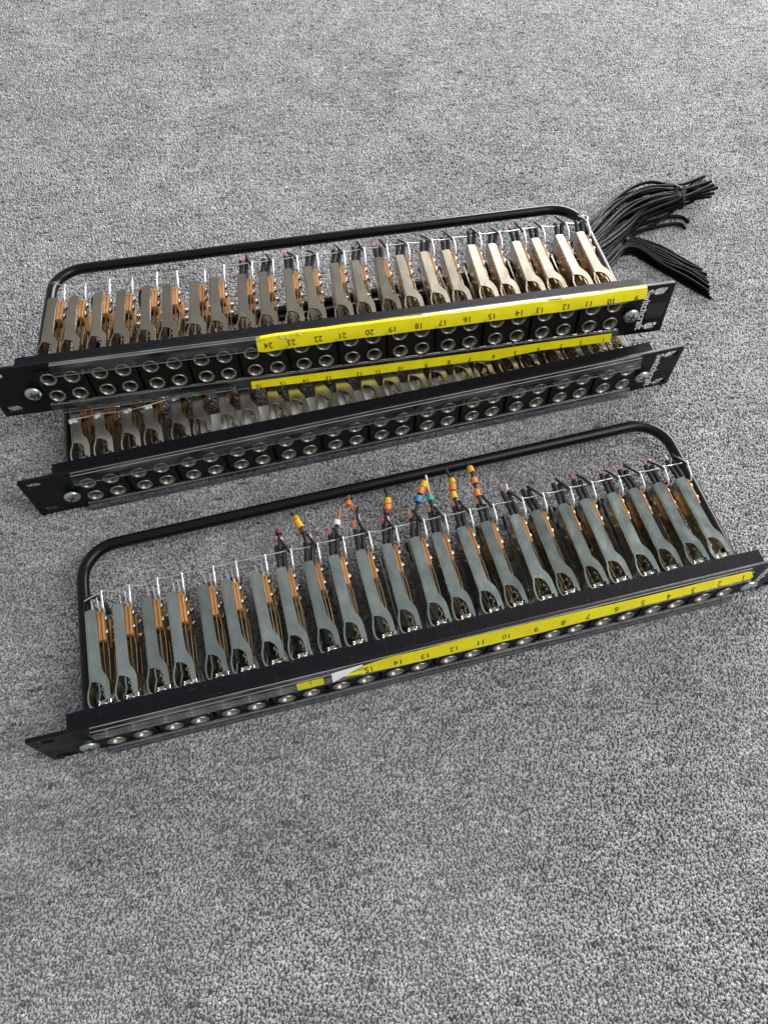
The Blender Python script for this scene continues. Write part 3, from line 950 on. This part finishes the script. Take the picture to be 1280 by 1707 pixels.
def bundle(name, base, label, paths, tie_pts, tie_r, tie_d):
    e = bpy.data.objects.new(name, None); COL.objects.link(e)
    e.location = Vector(base) * MM
    e['label'] = label; e['category'] = 'cables'; e['group'] = 'black cable bundles'
    B = Vector(base)
    for p, r in paths:
        link('cable', MB().tube([q - B for q in smooth_path(p, 6)], r, 8).mesh('cable', 'cable_black', smooth=60), e)
        # cut end: pale core
        a, b = Vector(p[-2]), Vector(p[-1])
        d = (b - a).normalized()
        if random.random() < .45:
            link('cable_core', MB().tube([b - B - d * .4, b - B + d * random.uniform(.5, 1.6)], .55, 6).mesh('cable_core', random.choice(['wire_white', 'tinned_wire', 'wire_black'])), e)
    for c, d in zip(tie_pts, tie_d):
        c = Vector(c) - B
        q = Vector(d).normalized().to_track_quat('Z', 'Y').to_matrix()
        mb = MB()
        ring = [q @ Vector((tie_r[0] * math.cos(a), tie_r[1] * math.sin(a), 0)) + c for a in np.linspace(0, 2 * math.pi, 25)]
        mb.tube(ring, .85, 6, caps=False)
        hd = q @ Vector((0, tie_r[1] + .6, 0)) + c
        mb.box(hd.x - 1.6, hd.x + 1.6, hd.y - 1.4, hd.y + 1.4, hd.z - 1.4, hd.z + 1.6, .3)
        link('cable_tie', mb.mesh('cable_tie', 'wire_black', smooth=40), e)
    return e


M1 = bay1.matrix_world.copy()


def b1(x, y, z):
    q = M1 @ (Vector((x, y, z)) * MM)
    return q / MM


P = []
for i in range(30):
    u = (i + .5) / 30
    lay = i % 3
    t = u * 2 - 1
    start = b1(random.uniform(-80, 90), 48 + 14 * random.random(), -3 + 3.2 * lay)
    mid = b1(165 + random.uniform(-12, 12), 70 + 26 * u, -5 + 3.4 * lay)
    ex = b1(214, 88 + 36 * u, -8 + 4.0 * lay)
    # out beside the bar, fanning, then gathered by the tie
    f1 = Vector((176 + random.uniform(-5, 5), 371 + 49 * u + random.uniform(-4.5, 4.5), 7 + 4.6 * lay + 4 * (1 - abs(t))))
    f2 = Vector((205 + random.uniform(-6, 6), 398 + 35 * u + 5 * u * u + random.uniform(-4, 4), 8 + 4.4 * lay + 4 * (1 - abs(t))))
    tie = Vector((232, 424 + 12 * t * .8, 9 + 4.5 * lay))
    ang = (i * 2.399) % 1.0
    end = Vector((250 + 17 * ang, 427 + 21 * ((i * .618) % 1.0), 8 + 4 * lay + random.uniform(-3, 4)))
    P.append(([start, mid, ex, f1, f2, tie, end], random.uniform(1.3, 1.6)))
# two that droop below the tie
P.append(([b1(120, 60, -4), b1(190, 84, -6), Vector((180, 380, 8)), Vector((212, 395, 6)), Vector((232, 401, 4)), Vector((238, 396, 3))], 1.6))
P.append(([b1(100, 66, -4), b1(190, 90, -6), Vector((182, 388, 8)), Vector((214, 404, 6)), Vector((234, 410, 4)), Vector((243, 404, 3))], 1.6))
bundle('cable_bundle', (200, 400, 0), 'upper thicker bundle of black cables, tied near its tips, behind the propped patch bay', P,
       [(232, 424, 13.5)], (12.0, 8.5), [(.96, .28, 0)])
P = []
for i in range(20):
    u = (i + .5) / 20
    lay = i % 3
    start = b1(60 + 70 * random.random(), 44 + 10 * random.random(), -6 + 2.5 * lay)
    ex = b1(214, 78 + 16 * u, -14 + 2.0 * lay)
    tie = Vector((179 + lay, 366 + 14 * u, 2.5 + 3.2 * lay))
    f1 = Vector((208, 347 + 24 * u + 4 * math.sin(i * 2.1), 2.2 + 3.0 * lay))
    f2 = Vector((228, 329 + 26 * u + 3.5 * math.sin(i * 1.7), 2.0 + 2.6 * lay))
    end = Vector((245 - 3 * u + random.uniform(-3, 2), 314 + 32 * u, 1.8 + 2.4 * lay))
    P.append(([start, ex, tie, f1, f2, end], random.uniform(1.25, 1.55)))
bundle('cable_bundle', (205, 345, 0), 'lower thinner bundle of black cables fanning out to cut ends beside the patch bay ear', P,
       [(180, 373, 6.0)], (9.0, 5.5), [(.9, -.35, 0)])
